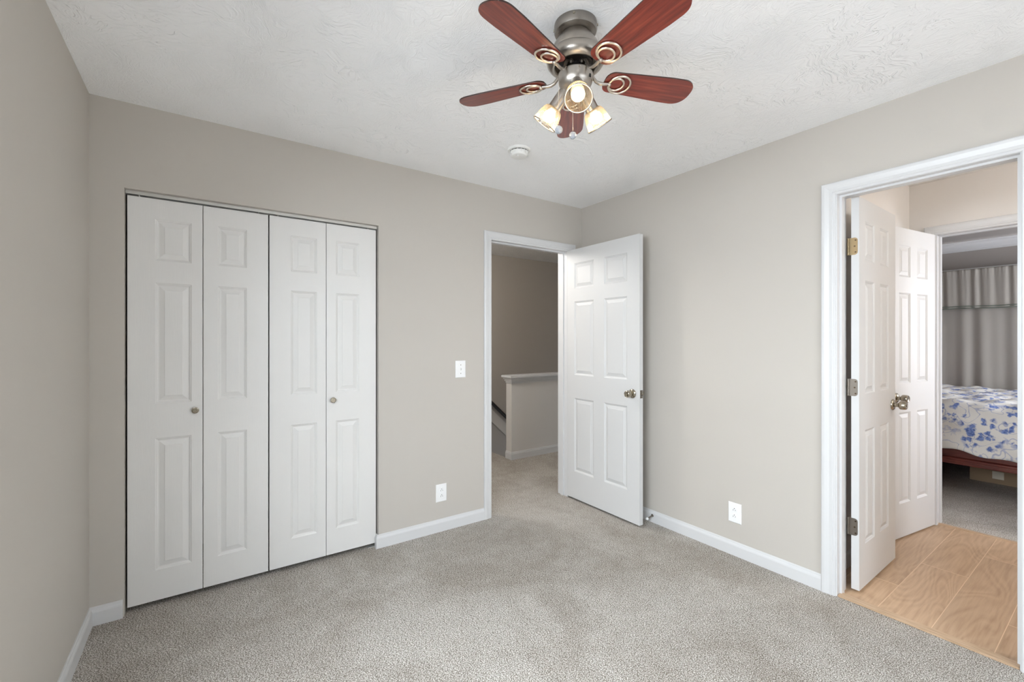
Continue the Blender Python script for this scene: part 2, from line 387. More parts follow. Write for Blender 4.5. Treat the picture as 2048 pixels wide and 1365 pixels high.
def casing(name, axis, c, s, u0, u1, z1, m, label, w=0.062, th=0.016):
    """mitred colonial casing round an opening; c wall face, s outward normal sign"""
    k = w/0.062
    prof = [(0.0, 0.0), (0.0, 0.007), (0.004*k, 0.009), (0.010*k, 0.009), (0.013*k, 0.012), (0.026*k, 0.0115), (0.034*k, 0.0135), (0.046*k, th), (0.057*k, th), (w, th-0.004), (w, 0.0)]
    bm = bmesh.new(); rows = []
    for q, d in prof:
        pts = [(u0-q, 0), (u0-q, z1+q), (u1+q, z1+q), (u1+q, 0)]
        rows.append([bm.verts.new((c+s*d, u, z) if axis == 'X' else (u, c+s*d, z)) for u, z in pts])
    for a, b in zip(rows, rows[1:]):
        for i in range(3): bm.faces.new((a[i], a[i+1], b[i+1], b[i]))
    return struct(link(name, bm, m), label, 'door trim')
def jamb(name, axis, c0, c1, u0, u1, z1, stop0, stop1, m, label, tj=0.015):
    """door lining with stops; inner faces at u0, u1 and z1"""
    bm = bmesh.new()
    def bx(ca, cb, ua, ub, za, zb):
        box(bm, *((ca, cb, ua, ub, za, zb) if axis == 'X' else (ua, ub, ca, cb, za, zb)))
    bx(c0, c1, u0-tj, u0, 0, z1+tj); bx(c0, c1, u1, u1+tj, 0, z1+tj); bx(c0, c1, u0, u1, z1, z1+tj)
    sp_ = 0.010
    bx(stop0, stop1, u0, u0+sp_, 0, z1-sp_); bx(stop0, stop1, u1-sp_, u1, 0, z1-sp_); bx(stop0, stop1, u0, u1, z1-sp_, z1)
    return struct(link(name, bm, m), label, 'door frame')
# entry door opening (into the hall)
J0, J1 = 1.737, 2.487
jamb('trim_1', 'Y', YB-0.001, YB+T+0.001, J0, J1, HEAD, YB+0.04, YB+0.075, M['trim'], 'white door lining of the hall doorway')
casing('trim_2', 'Y', YB, -1, J0-0.002, J1+0.022, HEAD-0.002, M['trim'], 'white moulded casing around the hall doorway')
casing('trim_3', 'Y', YB+T, 1, J0-0.006, J1+0.006, HEAD+0.002, M['trim'], 'white casing on the hall side of the doorway')
# bathroom opening
B0, B1 = 0.280, 0.895
jamb('trim_4', 'X', XR-0.001, XR+T+0.001, B0, B1, HEAD, XR+0.03, XR+0.065, M['trim'], 'white door lining of the bathroom doorway')
casing('trim_5', 'X', XR, -1, B0-0.004, B1+0.006, HEAD+0.001, M['trim'], 'wide white moulded casing around the bathroom doorway')
casing('trim_6', 'X', XR+T, 1, B0-0.004, B1+0.006, HEAD+0.001, M['trim'], 'white casing on the bathroom side of the doorway')

def baseboard(name, pts, m, label, h=0.084, th=0.013):
    """pts: floor path; profile grows to the left of travel direction"""
    prof = [(0, 0), (th, 0), (th, h*0.72), (th*0.85, h*0.80), (th*0.55, h*0.88), (th*0.45, h*0.97), (th*0.3, h), (0, h)]
    P_ = [Vector((x, y)) for x, y in pts]; bm = bmesh.new(); secs = []
    for i, p in enumerate(P_):
        ns = []
        if i > 0: d = (P_[i]-P_[i-1]).normalized(); ns.append(Vector((-d.y, d.x)))
        if i < len(P_)-1: d = (P_[i+1]-P_[i]).normalized(); ns.append(Vector((-d.y, d.x)))
        nrm = sum(ns, Vector((0, 0))); nrm /= (nrm.length_squared/len(ns)) if len(ns) > 1 else 1
        if len(ns) > 1:
            nn = (ns[0]+ns[1]).normalized(); nrm = nn/nn.dot(ns[0])
        secs.append([bm.verts.new((p.x+nrm.x*t_, p.y+nrm.y*t_, z)) for t_, z in prof])
    for a, b in zip(secs, secs[1:]):
        for k in range(len(prof)):
            k2 = (k+1) % len(prof); bm.faces.new((a[k], b[k], b[k2], a[k2]))
    bm.faces.new(secs[0]); bm.faces.new(secs[-1])
    return struct(link(name, bm, m), label, 'baseboard')
baseboard('baseboard_left', [(-0.318, YB), (XL, YB), (XL, YF), (XR, YF), (XR, 0.210)], M['trim'], 'white baseboard running along the left wall and round the corner to the closet')
baseboard('baseboard_back', [(J0-0.064, YB), (0.893, YB), (0.893, YB+0.02)], M['trim'], 'white baseboard between closet and hall doorway')
baseboard('baseboard_right', [(XR, B1+0.068), (XR, YB), (J1+0.084, YB)], M['trim'], 'long white baseboard under the right wall outlet')

# closet interior
bm = bmesh.new(); box(bm, XL, 1.1, YB+0.70, YB+0.75, 0, H); box(bm, 1.05, 1.1, YB+T, YB+0.70, 0, H)
struct(link('wall_closet', bm, M['far_wall']), 'closet interior wall behind the folding doors', 'wall')
struct(boxobj('floor_closet', (XL, 1.1, YB+T, YB+0.7, -0.15, 0), M['carpet']), 'carpet inside the closet', 'floor')
struct(boxobj('ceiling_closet', (XL-T, 1.1, YB+T, YB+0.75, H, H+0.1), M['ceiling']), 'closet ceiling above the folding doors', 'ceiling')

# hall and stairwell
struct(boxobj('floor_hall', (1.2, 2.76, YB+T, 4.92, -0.15, 0), M['carpet']), 'grey beige hall carpet beyond the open door', 'floor')
struct(boxobj('floor_landing', (2.76, 4.8, YB+T, 4.05, -0.15, 0), M['carpet']), 'carpeted hall floor in front of the half wall', 'floor')
struct(boxobj('ceiling_hall', (1.1, 4.9, YB+T, 5.0, H, H+0.1), M['popcorn']), 'popcorn texture ceiling over the hall', 'ceiling')
struct(boxobj('wall_hall_back', (1.1, 4.9, 4.92, 5.02, -2.4, H), M['hall_wall_shaded']), 'stairwell wall with its dimness put into the paint', 'wall')
struct(boxobj('wall_hall_left', (1.1, 1.2, YB+T, 4.92, -0.15, H), M['hall_wall_shaded']), 'hall wall at the left', 'wall')
struct(boxobj('wall_hall_right', (4.8, 4.9, YB+T, 4.92, -2.4, H), M['hall_wall_shaded']), 'hall wall at the far end', 'wall')
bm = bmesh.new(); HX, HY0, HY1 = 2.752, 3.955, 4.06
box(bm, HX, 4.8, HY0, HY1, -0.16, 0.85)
M['half_wall_lit'] = wall_paint('half_wall_lit_paint', (0.66, 0.64, 0.62))  # room paint lightened: the light falling here is put into the colour
hw = struct(link('wall_stair', bm, M['half_wall_lit']), 'white capped half wall guarding the stairwell', 'half wall')
bm = bmesh.new()
for d, z0, z1 in ((0.008, 0.835, 0.855), (0.018, 0.855, 0.875), (0.027, 0.875, 0.895), (0.042, 0.895, 0.922)):
    b0 = len(bm.verts); box(bm, HX-d, 4.8, HY0-d, HY1+d, z0, z1)
bmesh.ops.bevel(bm, geom=[e for e in bm.edges], offset=0.004, segments=2, affect='EDGES')
link('cap', bm, M['trim'], hw)['label'] = 'white moulded cap'
baseboard('baseboard_stair', [(4.8, HY0), (HX, HY0), (HX, HY1)][::-1] if False else [(HX, HY1), (HX, HY0), (4.8, HY0)][::-1], M['trim'], 'white baseboard around the foot of the half wall')
for k in range(6):
    struct(boxobj('stair_step', (2.76+0.24*k, 2.76+0.24*(k+1)+0.02, 4.06, 4.92, -0.36-0.19*k, -0.19*(k+1)), M['carpet']), 'carpeted stair going down behind the half wall', 'stair', 'stairs behind the half wall')
# skirting board following the stair, and the black rail above it
bm = bmesh.new()
def slope_bar(bm, xa, xb, za, slope, h, y0, y1):
    vs = [bm.verts.new((x, y, za-slope*(x-xa)+dz)) for x in (xa, xb) for y in (y0, y1) for dz in (0, -h)]
    for f in ((0, 1, 3, 2), (4, 6, 7, 5), (0, 4, 5, 1), (2, 3, 7, 6), (0, 2, 6, 4), (1, 5, 7, 3)): bm.faces.new([vs[k] for k in f])
slope_bar(bm, 2.80, 4.7, 0.665, 0.915, 0.165, 4.890, 4.919)
hr = tag(empty('stair_handrail', (2.8, 4.85, 0)), 'black sloping handrail on the stairwell wall behind the half wall', 'handrail')
link('mounting_board', bm, M['wall'], hr).location = (-2.8, -4.85, 0)
bm = bmesh.new(); tube(bm, [(2.80-2.8, 0, 0.735), (4.7-2.8, 0, 0.735-0.92*1.9)], 0.022, 12); link('rail', bm, M['handrail'], hr, True)
for x in (0.15, 0.95, 1.7):
    bm = bmesh.new(); tube(bm, [(x, 0.045, 0.735-0.92*x-0.09), (x, 0.01, 0.735-0.92*x-0.06), (x, 0, 0.735-0.92*x-0.01)], 0.007, 8); link('bracket', bm, M['handrail'], hr, True)

# bathroom
XB2 = 4.25
struct(boxobj('floor_bathroom', (XR+0.04, XB2+0.03, -1.4, 0.985, -0.15, 0.0), M['planks']), 'oak look plank floor of the bathroom', 'floor')
bm = bmesh.new(); box(bm, XR-0.002, XR+0.048, B0-0.0, B1, 0, 0.009); bmesh.ops.bevel(bm, geom=[e for e in bm.edges], offset=0.003, segments=2, affect='EDGES')
struct(link('trim_7', bm, M['strip']), 'oak transition strip between bedroom carpet and bathroom planks', 'threshold')
struct(boxobj('ceiling_bathroom', (XR+T, XB2+T, -1.5, 1.1, H, H+0.1), M['bath_ceiling']), 'bathroom ceiling', 'ceiling')
struct(boxobj('wall_bathroom_left', (XR+T, XB2, 0.985, 1.1, 0, H), M['bath_wall']), 'pale bathroom wall behind the two open doors', 'wall')
struct(boxobj('wall_bathroom_front', (XR+T, XB2+T, -1.5, -1.4, 0, H), M['bath_wall']), 'bathroom end wall', 'wall')
D0, D1 = 0.215, 0.835
wall('wall_bathroom_back', 'X', XB2, XB2+T, -1.4, 1.1, 0, H, [(D0-0.015, D1+0.015, 0, HEAD+0.012)], M['bath_wall'], 'pale wall above the doorway to the far bedroom')
jamb('trim_8', 'X', XB2-0.001, XB2+T+0.001, D0, D1, HEAD, XB2+0.045, XB2+0.08, M['trim'], 'white lining of the far bedroom doorway')
casing('trim_9', 'X', XB2, -1, D0-0.004, D1+0.006, HEAD+0.001, M['trim'], 'white casing over the far bedroom doorway')
struct(boxobj('trim_10', (XB2+0.03, XB2+0.055, D0, D1, -0.01, 0.008), M['strip']), 'thin strip where planks meet the far carpet', 'threshold')
baseboard('baseboard_bathroom', [(XB2, D1+0.07), (XB2, 0.985), (XR+T, 0.985), (XR+T, B1+0.07)], M['trim'], 'white baseboard in the bathroom corner')

# far bedroom
XW = 7.2
struct(boxobj('floor_far_bedroom', (XB2+0.055, XW, -1.6, 2.6, -0.15, 0.003), M['far_carpet']), 'carpet of the far bedroom in front of the bed', 'floor')
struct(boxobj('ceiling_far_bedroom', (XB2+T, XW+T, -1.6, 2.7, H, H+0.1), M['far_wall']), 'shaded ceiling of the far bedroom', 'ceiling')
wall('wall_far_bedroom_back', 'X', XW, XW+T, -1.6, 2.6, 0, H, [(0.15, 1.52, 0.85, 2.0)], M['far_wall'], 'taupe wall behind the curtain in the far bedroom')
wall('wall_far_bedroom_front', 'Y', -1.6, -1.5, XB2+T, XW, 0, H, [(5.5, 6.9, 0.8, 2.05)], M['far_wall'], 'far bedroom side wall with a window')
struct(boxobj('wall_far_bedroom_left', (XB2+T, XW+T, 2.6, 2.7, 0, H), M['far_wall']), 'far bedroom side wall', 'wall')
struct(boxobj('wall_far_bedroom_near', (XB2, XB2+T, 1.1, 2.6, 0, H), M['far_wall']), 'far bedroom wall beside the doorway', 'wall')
window('window_3', 'X', XW, XW+T, 0.15, 1.52, 0.85, 2.0, 'window behind the taupe curtain')
window('window_4', 'Y', -1.5, -1.6, 5.5, 6.9, 0.8, 2.05, 'window lighting the bed in the far bedroom')
# crown moulding
bm = bmesh.new(); pr = [(0, 0), (0, -0.105), (0.010, -0.105), (0.014, -0.085), (0.020, -0.080), (0.045, -0.045), (0.060, -0.028), (0.064, -0.012), (0.075, -0.010), (0.078, 0)]
a = [bm.verts.new((XW-d, -1.5, H+z)) for d, z in pr]; b = [bm.verts.new((XW-d, 2.6, H+z)) for d, z in pr]
for k in range(len(pr)): bm.faces.new((a[k], b[k], b[(k+1) % len(pr)], a[(k+1) % len(pr)]))
bm.faces.new(a); bm.faces.new(b)
struct(link('trim_11', bm, M['trim']), 'white crown moulding above the curtain', 'crown moulding')

# ------------------------------------------------------------------ panelled doors
def panel_leaf(name, w, h, th, cols, rows, m, parent=None, both=True):
    """leaf from (0,0,0) to (w,th,h); panelled face at y=0 (and y=th when both); raised-and-fielded moulded panels"""
    bm = bmesh.new()
    prof = [(0.0, 0.0), (0.0035, 0.0028), (0.007, 0.0040), (0.011, 0.0078), (0.0155, 0.0082), (0.036, 0.0022), (0.0375, 0.0008)]
    xs = sorted({0, w, *[v for c in cols for v in c]}); zs = sorted({0, h, *[v for r in rows for v in r]})
    for side in ((0, 1) if both else (0,)):
        cache = {}
        y0 = 0 if side == 0 else th; sg = 1 if side == 0 else -1
        def V(x, z, d=0.0):
            k = (round(x, 5), round(z, 5), round(d, 5))
            if k not in cache: cache[k] = bm.verts.new((x, y0+sg*d, z))
            return cache[k]
        for i in range(len(xs)-1):
            for j in range(len(zs)-1):
                a, b, c, d = xs[i], xs[i+1], zs[j], zs[j+1]
                if (a, b) in cols and (c, d) in rows:
                    prev = None
                    for q, dep in prof:
                        r = [V(a+q, c+q, dep), V(b-q, c+q, dep), V(b-q, d-q, dep), V(a+q, d-q, dep)]
                        if prev:
                            for k in range(4): bm.faces.new((prev[k], prev[(k+1) % 4], r[(k+1) % 4], r[k]))
                        prev = r
                    bm.faces.new(prev)
                else: bm.faces.new((V(a, c), V(b, c), V(b, d), V(a, d)))
    # edges
    for (xa, xb) in ((0, 0), (w, w)):
        bm.faces.new([bm.verts.new(p) for p in ((xa, 0, 0), (xa, th, 0), (xa, th, h), (xa, 0, h))])
    for z in (0, h):
        bm.faces.new([bm.verts.new(p) for p in ((0, 0, z), (w, 0, z), (w, th, z), (0, th, z))])
    if not both: bm.faces.new([bm.verts.new(p) for p in ((0, th, 0), (w, th, 0), (w, th, h), (0, th, h))])
    bmesh.ops.remove_doubles(bm, verts=bm.verts, dist=1e-5)
    o = link(name, bm, m, parent)
    md = o.modifiers.new('soft_edge', 'BEVEL'); md.width = 0.0016; md.segments = 2; md.limit_method = 'ANGLE'; md.angle_limit = radians(70)
    return o
def door_knob(parent, x, y, z, out, m, slot=True):
    """cylindrical privacy knob with rose, axis along +/-Y of the leaf"""
    k = bmesh.new(); mt = align((0, out, 0), (x, y, z))
    lathe(k, [(0, 0), (0.031, 0), (0.0325, 0.002), (0.032, 0.005), (0.027, 0.010), (0.018, 0.0125), (0.0125, 0.014), (0.0115, 0.026), (0.0135, 0.030), (0.021, 0.033), (0.0245, 0.037), (0.0255, 0.044), (0.0245, 0.058), (0.022, 0.0645), (0.0195, 0.066), (0.017, 0.0645), (0, 0.0640)], 40, mt)
    o = link('knob', k, m, parent, 35); o['label'] = 'antique nickel door knob'
    if slot:
        k = bmesh.new(); lathe(k, [(0, 0.064), (0.0065, 0.064), (0.0065, 0.067), (0, 0.0675)], 16, mt)
        link('privacy_button', k, m, o, 35)
    return o
def hinge_leaf_mesh(m_leaf, m_pin, parent, x, y0, y1, z, xs, ypin):
    """butt hinge: rounded plate on the leaf's edge (plane x) plus knuckle barrel"""
    bm = bmesh.new(); hh = 0.0445; r = 0.014; pts = []
    for cy_, cz_, a0 in ((y0+r, z+hh-r, 90), (y0+r, z-hh+r, 180)):
        for k in range(7):
            a = radians(a0 + 90*k/6); pts.append((cy_+r*cos(a), cz_+r*sin(a)))
    pts += [(y1, z-hh), (y1, z+hh)]
    f0 = [bm.verts.new((x, p, q)) for p, q in pts]; f1 = [bm.verts.new((x+xs*0.0022, p, q)) for p, q in pts]
    bm.faces.new(f0); bm.faces.new(f1)
    for k in range(len(pts)): bm.faces.new((f0[k], f0[(k+1) % len(pts)], f1[(k+1) % len(pts)], f1[k]))
    o = link('hinge', bm, m_leaf, parent)
    bm = bmesh.new()
    for k in range(5):
        z0 = z-hh+k*0.0178+0.0006; lathe(bm, [(0, z0), (0.0062, z0), (0.0062, z0+0.0166), (0, z0+0.0166)], 16, Matrix.Translation((x+xs*0.001, ypin, 0)))
    link('knuckle', bm, m_leaf, o, True)
    bm = bmesh.new()
    for dy, dz in ((0.007, 0.031), (0.011, 0.0), (0.007, -0.031)):
        lathe(bm, [(0, 0), (0.0042, 0), (0.0038, 0.0012), (0, 0.0014)], 12, align((xs, 0, 0), (x+xs*0.0022, y0+dy+0.002, z+dz)))
    link('screw', bm, M['screw_dark'], o)
    return o

ROWS = [(0.222, 0.822), (1.012, 1.612), (1.718, 1.925)]
# entry door: hinged at the right jamb, standing open at right angles to the wall
d = panel_leaf('door_1', 0.747, 2.04, 0.035, [(0.085, 0.305), (0.414, 0.637)], ROWS, M['door'])
struct(d, 'open white six panel door standing at the hall doorway', 'door')
d.location = (2.484, 2.755, 0.015); d.rotation_euler = (0, 0, -pi/2)   # local x -> -Y, local y -> +X
door_knob(d, 0.685, 0.0, 0.917, -1, M['knob']); door_knob(d, 0.685, 0.035, 0.917, 1, M['knob'])
bm = bmesh.new(); box(bm, 0.747, 0.7487, 0.0055, 0.0295, 0.917-0.0285, 0.917+0.0285)
lp = link('latch_plate', bm, M['hinge_grey'], d); lp['label'] = 'metal latch plate with bolt'
bm = bmesh.new(); lathe(bm, [(0, 0), (0.0075, 0), (0.0075, 0.007), (0.005, 0.012), (0, 0.013)], 16, align((1, 0, 0), (0.7487, 0.0175, 0.917))); link('latch_bolt', bm, M['knob'], lp, True)
for z in (0.25, 1.02, 1.79):
    bm = bmesh.new(); lathe(bm, [(0, z-0.044), (0.006, z-0.044), (0.006, z+0.044), (0, z+0.044)], 14, Matrix.Translation((-0.004, 0.038, 0))); link('hinge', bm, M['hinge_grey'], d, True)

# bathroom door (near leaf)
d = panel_leaf('door_2', 0.603, 2.04, 0.034, [(0.088, 0.236), (0.328, 0.476)], ROWS, M['door'])
struct(d, 'white six panel bathroom door with three exposed hinges, nearer of the two open ones', 'door')
d.location = (2.769, 0.839, 0.014); d.rotation_euler = (0, 0, radians(0.6))
door_knob(d, 0.545, 0.0, 0.918, -1, M['knob'])
for z, mm in ((1.785, 'hinge_gold'), (1.05, 'hinge_grey'), (0.325, 'hinge_grey')):
    hg = hinge_leaf_mesh(M[mm], M[mm], d, 0.0, 0.006, 0.044, z, -1, 0.046)
    hg['label'] = 'aged brass hinge' if mm == 'hinge_gold' else 'tarnished nickel hinge'
# far bedroom's door (second leaf)
ang = pi - 0.1535
d = empty('door_3', (4.217, 0.840, 0.012), 0)
d.rotation_euler = (0, 0, -0.1535)
struct(d, 'white six panel door of the far bedroom, partly behind the nearer bathroom door', 'door')
lf = panel_leaf('door_leaf', 0.605, 2.04, 0.034, [(0.113, 0.261), (0.351, 0.498)], ROWS, M['door'], d)
lf.location = (-0.605, 0, 0)
door_knob(d, -0.535, 0.0, 0.922, -1, M['knob'], False)
for z in (0.325, 1.05, 1.785):
    bm = bmesh.new(); lathe(bm, [(0, z-0.044), (0.006, z-0.044), (0.006, z+0.044), (0, z+0.044)], 14, Matrix.Translation((0.005, 0.030, 0))); link('hinge', bm, M['hinge_grey'], d, True)

# closet bifold doors
CY0 = YB+0.025
CR = [(0.148, 0.799), (0.970, 1.568), (1.677, 1.883)]
def bifold(name, x, wl, cols_a, cols_b, knob_x, label):
    e = struct(empty(name, (x, CY0, 0.026)), label, 'closet door')
    a = panel_leaf('door_leaf', wl-0.003, 1.981, 0.03, cols_a, CR, M['closet'], e, False); a.location = (0.0, 0, 0)
    b = panel_leaf('door_leaf', wl-0.003, 1.981, 0.03, cols_b, CR, M['closet'], e, False); b.location = (wl, 0, 0)
    bm = bmesh.new(); lathe(bm, [(0, 0), (0.0085, 0), (0.0085, 0.006), (0.0095, 0.010), (0.0148, 0.014), (0.0165, 0.019), (0.0155, 0.0225), (0.0125, 0.0235), (0.0115, 0.0222), (0.006, 0.0222), (0.005, 0.0235), (0, 0.0238)], 32, align((0, -1, 0), (knob_x-x, 0, 0.926)))
    leafp = a if knob_x-x < wl else b
    k = link('knob', bm, M['knob'], leafp, 40)
    if leafp is b: k.location = (-wl, 0, 0)
    k['label'] = 'small round antique nickel knob'
    for px_ in (0.012, 2*wl-0.02):
        bm = bmesh.new(); lathe(bm, [(0, 0), (0.004, 0), (0.004, 0.022), (0, 0.022)], 10, Matrix.Translation((px_ + (0.03 if px_ < 0.1 else -0.03), 0.015, 1.981)))
        link('pivot_pin', bm, M['track'], e)
    return e
bifold('door_4', -0.3055, 0.2985, [(0.104, 0.2495)], [(0.062, 0.194)], -0.041, 'left pair of white folding closet doors, nearest the left wall')
bifold('door_5', 0.295, 0.2985, [(0.108, 0.246)], [(0.054, 0.192)], 0.628, 'right pair of white folding closet doors, beside the light switch')
bm = bmesh.new()
box(bm, -0.313, 0.898, YB+0.028, YB+0.058, 2.030, 2.033); box(bm, -0.313, 0.898, YB+0.028, YB+0.031, 2.017, 2.030); box(bm, -0.313, 0.898, YB+0.055, YB+0.058, 2.017, 2.030)
tk = tag(link('closet_track', bm, M['track']), 'pale metal sliding track along the top of the closet opening', 'door track')
bm = bmesh.new(); box(bm, 0.84, 0.894, YB+0.028, YB+0.060, 0, 0.004); box(bm, 0.889, 0.893, YB+0.028, YB+0.060, 0.004, 0.018)
tag(link('pivot_bracket', bm, M['track']), 'small metal floor bracket at the lower right corner of the closet doors', 'bracket')

# ------------------------------------------------------------------ wall plates
def plate_frame(name, loc, rz, label, cat, group=None):
    o = empty(name, loc, rz); tag(o, label, cat, group)
    bm = bmesh.new(); w, h_ = 0.0395, 0.060
    lo = [bm.verts.new((x, 0, z)) for x, z in ((-w, -h_), (w, -h_), (w, h_), (-w, h_))]
    mi = [bm.verts.new((x, -0.003, z)) for x, z in ((-w, -h_), (w, -h_), (w, h_), (-w, h_))]
    hi = [bm.verts.new((x, -0.006, z)) for x, z in ((-w+0.004, -h_+0.004), (w-0.004, -h_+0.004), (w-0.004, h_-0.004), (-w+0.004, h_-0.004))]
    for a, b in ((lo, mi), (mi, hi)):
        for k in range(4): bm.faces.new((a[k], a[(k+1) % 4], b[(k+1) % 4], b[k]))
    bm.faces.new(hi); bm.faces.new(lo)
    link('plate', bm, M['plastic'], o)
    return o
def screw(parent, x, z, m='plastic', y=-0.006):
    bm = bmesh.new(); lathe(bm, [(0, 0), (0.0032, 0), (0.0028, 0.001), (0, 0.0013)], 14, align((0, -1, 0), (x, y, z))); link('screw', bm, M[m], parent)
def outlet(loc, rz, label):
    o = plate_frame('wall_outlet', loc, rz, label, 'electrical outlet', 'white duplex wall outlets'); screw(o, 0, 0)
    for s in (0.0195, -0.0195):
        bm = bmesh.new(); pts = []
        for k in range(32):
            a = 2*pi*k/32; x = 0.0172*cos(a); z = max(-0.0135, min(0.0135, 0.0172*sin(a))); pts.append((x, z+s))
        f0 = [bm.verts.new((x, -0.0055, z)) for x, z in pts]; f1 = [bm.verts.new((x*0.97, -0.0085, (z-s)*0.97+s)) for x, z in pts]
        for k in range(32): bm.faces.new((f0[k], f0[(k+1) % 32], f1[(k+1) % 32], f1[k]))
        bm.faces.new(f1); r = link('receptacle', bm, M['plastic'], o)
        for x0, hh in ((-0.0066, 0.0042), (0.0066, 0.0035)):
            boxobj('slot', (x0-0.0011, x0+0.0011, -0.0089, -0.0084, s-0.002-hh, s-0.002+hh), M['dark'], r)
        bm = bmesh.new(); lathe(bm, [(0, 0), (0.0025, 0), (0.0025, 0.0005), (0, 0.0005)], 14, align((0, -1, 0), (0, -0.0084, s+0.0075))); link('slot', bm, M['dark'], r)
    return o
outlet((1.331, YB, 0.262), 0, 'white wall outlet low on the wall between closet and hall doorway')
outlet((XR, 1.424, 0.258), -pi/2, 'white wall outlet low on the right wall near the bathroom doorway')
o = plate_frame('light_switch', (1.480, YB, 1.106), 0, 'white toggle light switch on the wall beside the hall doorway casing', 'light switch')
bm = bmesh.new(); box(bm, -0.005, 0.005, -0.0068, -0.0055, -0.012, 0.012); link('slot_surround', bm, M['detector'], o)
bm = bmesh.new(); vs = [bm.verts.new(p) for p in ((-0.0035, -0.006, -0.008), (0.0035, -0.006, -0.008), (0.0035, -0.006, 0.004), (-0.0035, -0.006, 0.004), (-0.003, -0.016, 0.004), (0.003, -0.016, 0.004), (0.003, -0.015, 0.010), (-0.003, -0.015, 0.010))]
for f in ((0, 1, 2, 3), (4, 5, 6, 7), (0, 1, 5, 4), (1, 2, 6, 5), (2, 3, 7, 6), (3, 0, 4, 7)): bm.faces.new([vs[k] for k in f])
link('toggle', bm, M['plastic'], o); screw(o, 0, 0.030, 'hinge_grey'); screw(o, 0, -0.030, 'hinge_grey')

# door stop
ds = tag(empty('door_stop', (XR-0.0125, 2.018, 0.050)), 'small metal door stop with white tip on the baseboard behind the open door', 'door stop')
bm = bmesh.new(); lathe(bm, [(0, 0), (0.011, 0), (0.010, 0.003), (0.005, 0.005), (0.0048, 0.05), (0, 0.05)], 20, align((-1, 0.05, -0.22))); link('rod', bm, M['hinge_grey'], ds, True)
bm = bmesh.new(); dv = Vector((-1, 0.05, -0.22)).normalized()*0.05; lathe(bm, [(0, 0), (0.0085, 0), (0.0095, 0.004), (0.009, 0.012), (0.006, 0.015), (0, 0.016)], 20, align((-1, 0.05, -0.22), dv)); link('rubber_tip', bm, M['plastic'], ds, True)['label'] = 'white rubber tip'

# smoke detector
sd = tag(empty('smoke_detector', (1.525, 2.115, H)), 'white round smoke detector on the ceiling beyond the fan', 'smoke detector')
bm = bmesh.new(); lathe(bm, [(0, 0), (0.068, 0), (0.068, -0.006), (0.064, -0.012), (0.056, -0.013), (0.0, -0.013)], 56); link('mounting_base', bm, M['detector'], sd, 30)
bm = bmesh.new(); lathe(bm, [(0, -0.012), (0.0535, -0.012), (0.0535, -0.0185), (0, -0.0185)], 56); link('vent_ring', bm, M['dark'], sd, 30)['label'] = 'dark vent gap'
bm = bmesh.new(); lathe(bm, [(0, -0.017), (0.0545, -0.017), (0.0555, -0.022), (0.052, -0.034), (0.046, -0.041), (0.034, -0.044), (0, -0.045)], 56)
for k in range(16):
    a = 2*pi*k/16; 
    vs0 = Matrix.Rotation(a, 4, 'Z')
    b0 = len(bm.verts); box(bm, 0.048, 0.0562, -0.0012, 0.0012, -0.032, -0.0135); bm.verts.ensure_lookup_table(); bmesh.ops.transform(bm, matrix=vs0, verts=bm.verts[b0:])
link('cover', bm, M['detector'], sd, 30)
bm = bmesh.new(); lathe(bm, [(0, 0), (0.009, 0), (0.008, 0.003), (0, 0.0035)], 20, Matrix.Translation((-0.02, -0.012, -0.0475))); link('test_button', bm, M['plastic'], sd, 30)

# ------------------------------------------------------------------ ceiling fan
FX, FY = 1.0892, 1.1643
fan = tag(empty('ceiling_fan', (FX, FY, H)), 'five blade ceiling fan with cherry blades, pewter housing and three lit glass lamps', 'ceiling fan')
def fz(z): return z - H
fwd = YAW
bm = bmesh.new(); lathe(bm, [(0, 0), (0.0755, 0), (0.0765, -0.004), (0.0765, fz(2.418)), (0.073, fz(2.409)), (0.060, fz(2.404)), (0, fz(2.404))], 72)
cn = link('canopy', bm, M['canopy'], fan, 25)
for k in range(4):
    a = fwd + radians(168 + 90*k); bm = bmesh.new(); lathe(bm, [(0, 0), (0.0045, 0), (0.004, 0.003), (0, 0.0035)], 12, align((cos(a), sin(a), 0), (0.0762*cos(a), 0.0762*sin(a), -0.010))); link('screw', bm, M['knob'], cn, True)
bm = bmesh.new(); lathe(bm, [(0.0, fz(2.410)), (0.040, fz(2.410)), (0.050, fz(2.404)), (0.056, fz(2.396)), (0.066, fz(2.384)), (0.078, fz(2.366)), (0.084, fz(2.350)), (0.0862, fz(2.341)), (0.0862, fz(2.338)), (0.0895, fz(2.3365)), (0.095, fz(2.331)), (0.101, fz(2.322)), (0.1035, fz(2.313)), (0.102, fz(2.303)), (0.096, fz(2.294)), (0.088, fz(2.288)), (0.082, fz(2.285)), (0.076, fz(2.286)), (0.073, fz(2.290)), (0.073, fz(2.318)), (0, fz(2.318))], 96)
link('motor_housing', bm, M['pewter'], fan, 28)
bm = bmesh.new(); lathe(bm, [(0, fz(2.316)), (0.062, fz(2.316)), (0.062, fz(2.296)), (0.052, fz(2.292)), (0.036, fz(2.290)), (0.034, fz(2.262)), (0, fz(2.262))], 48)
link('flywheel', bm, M['black'], fan, 30)['label'] = 'black motor hub'
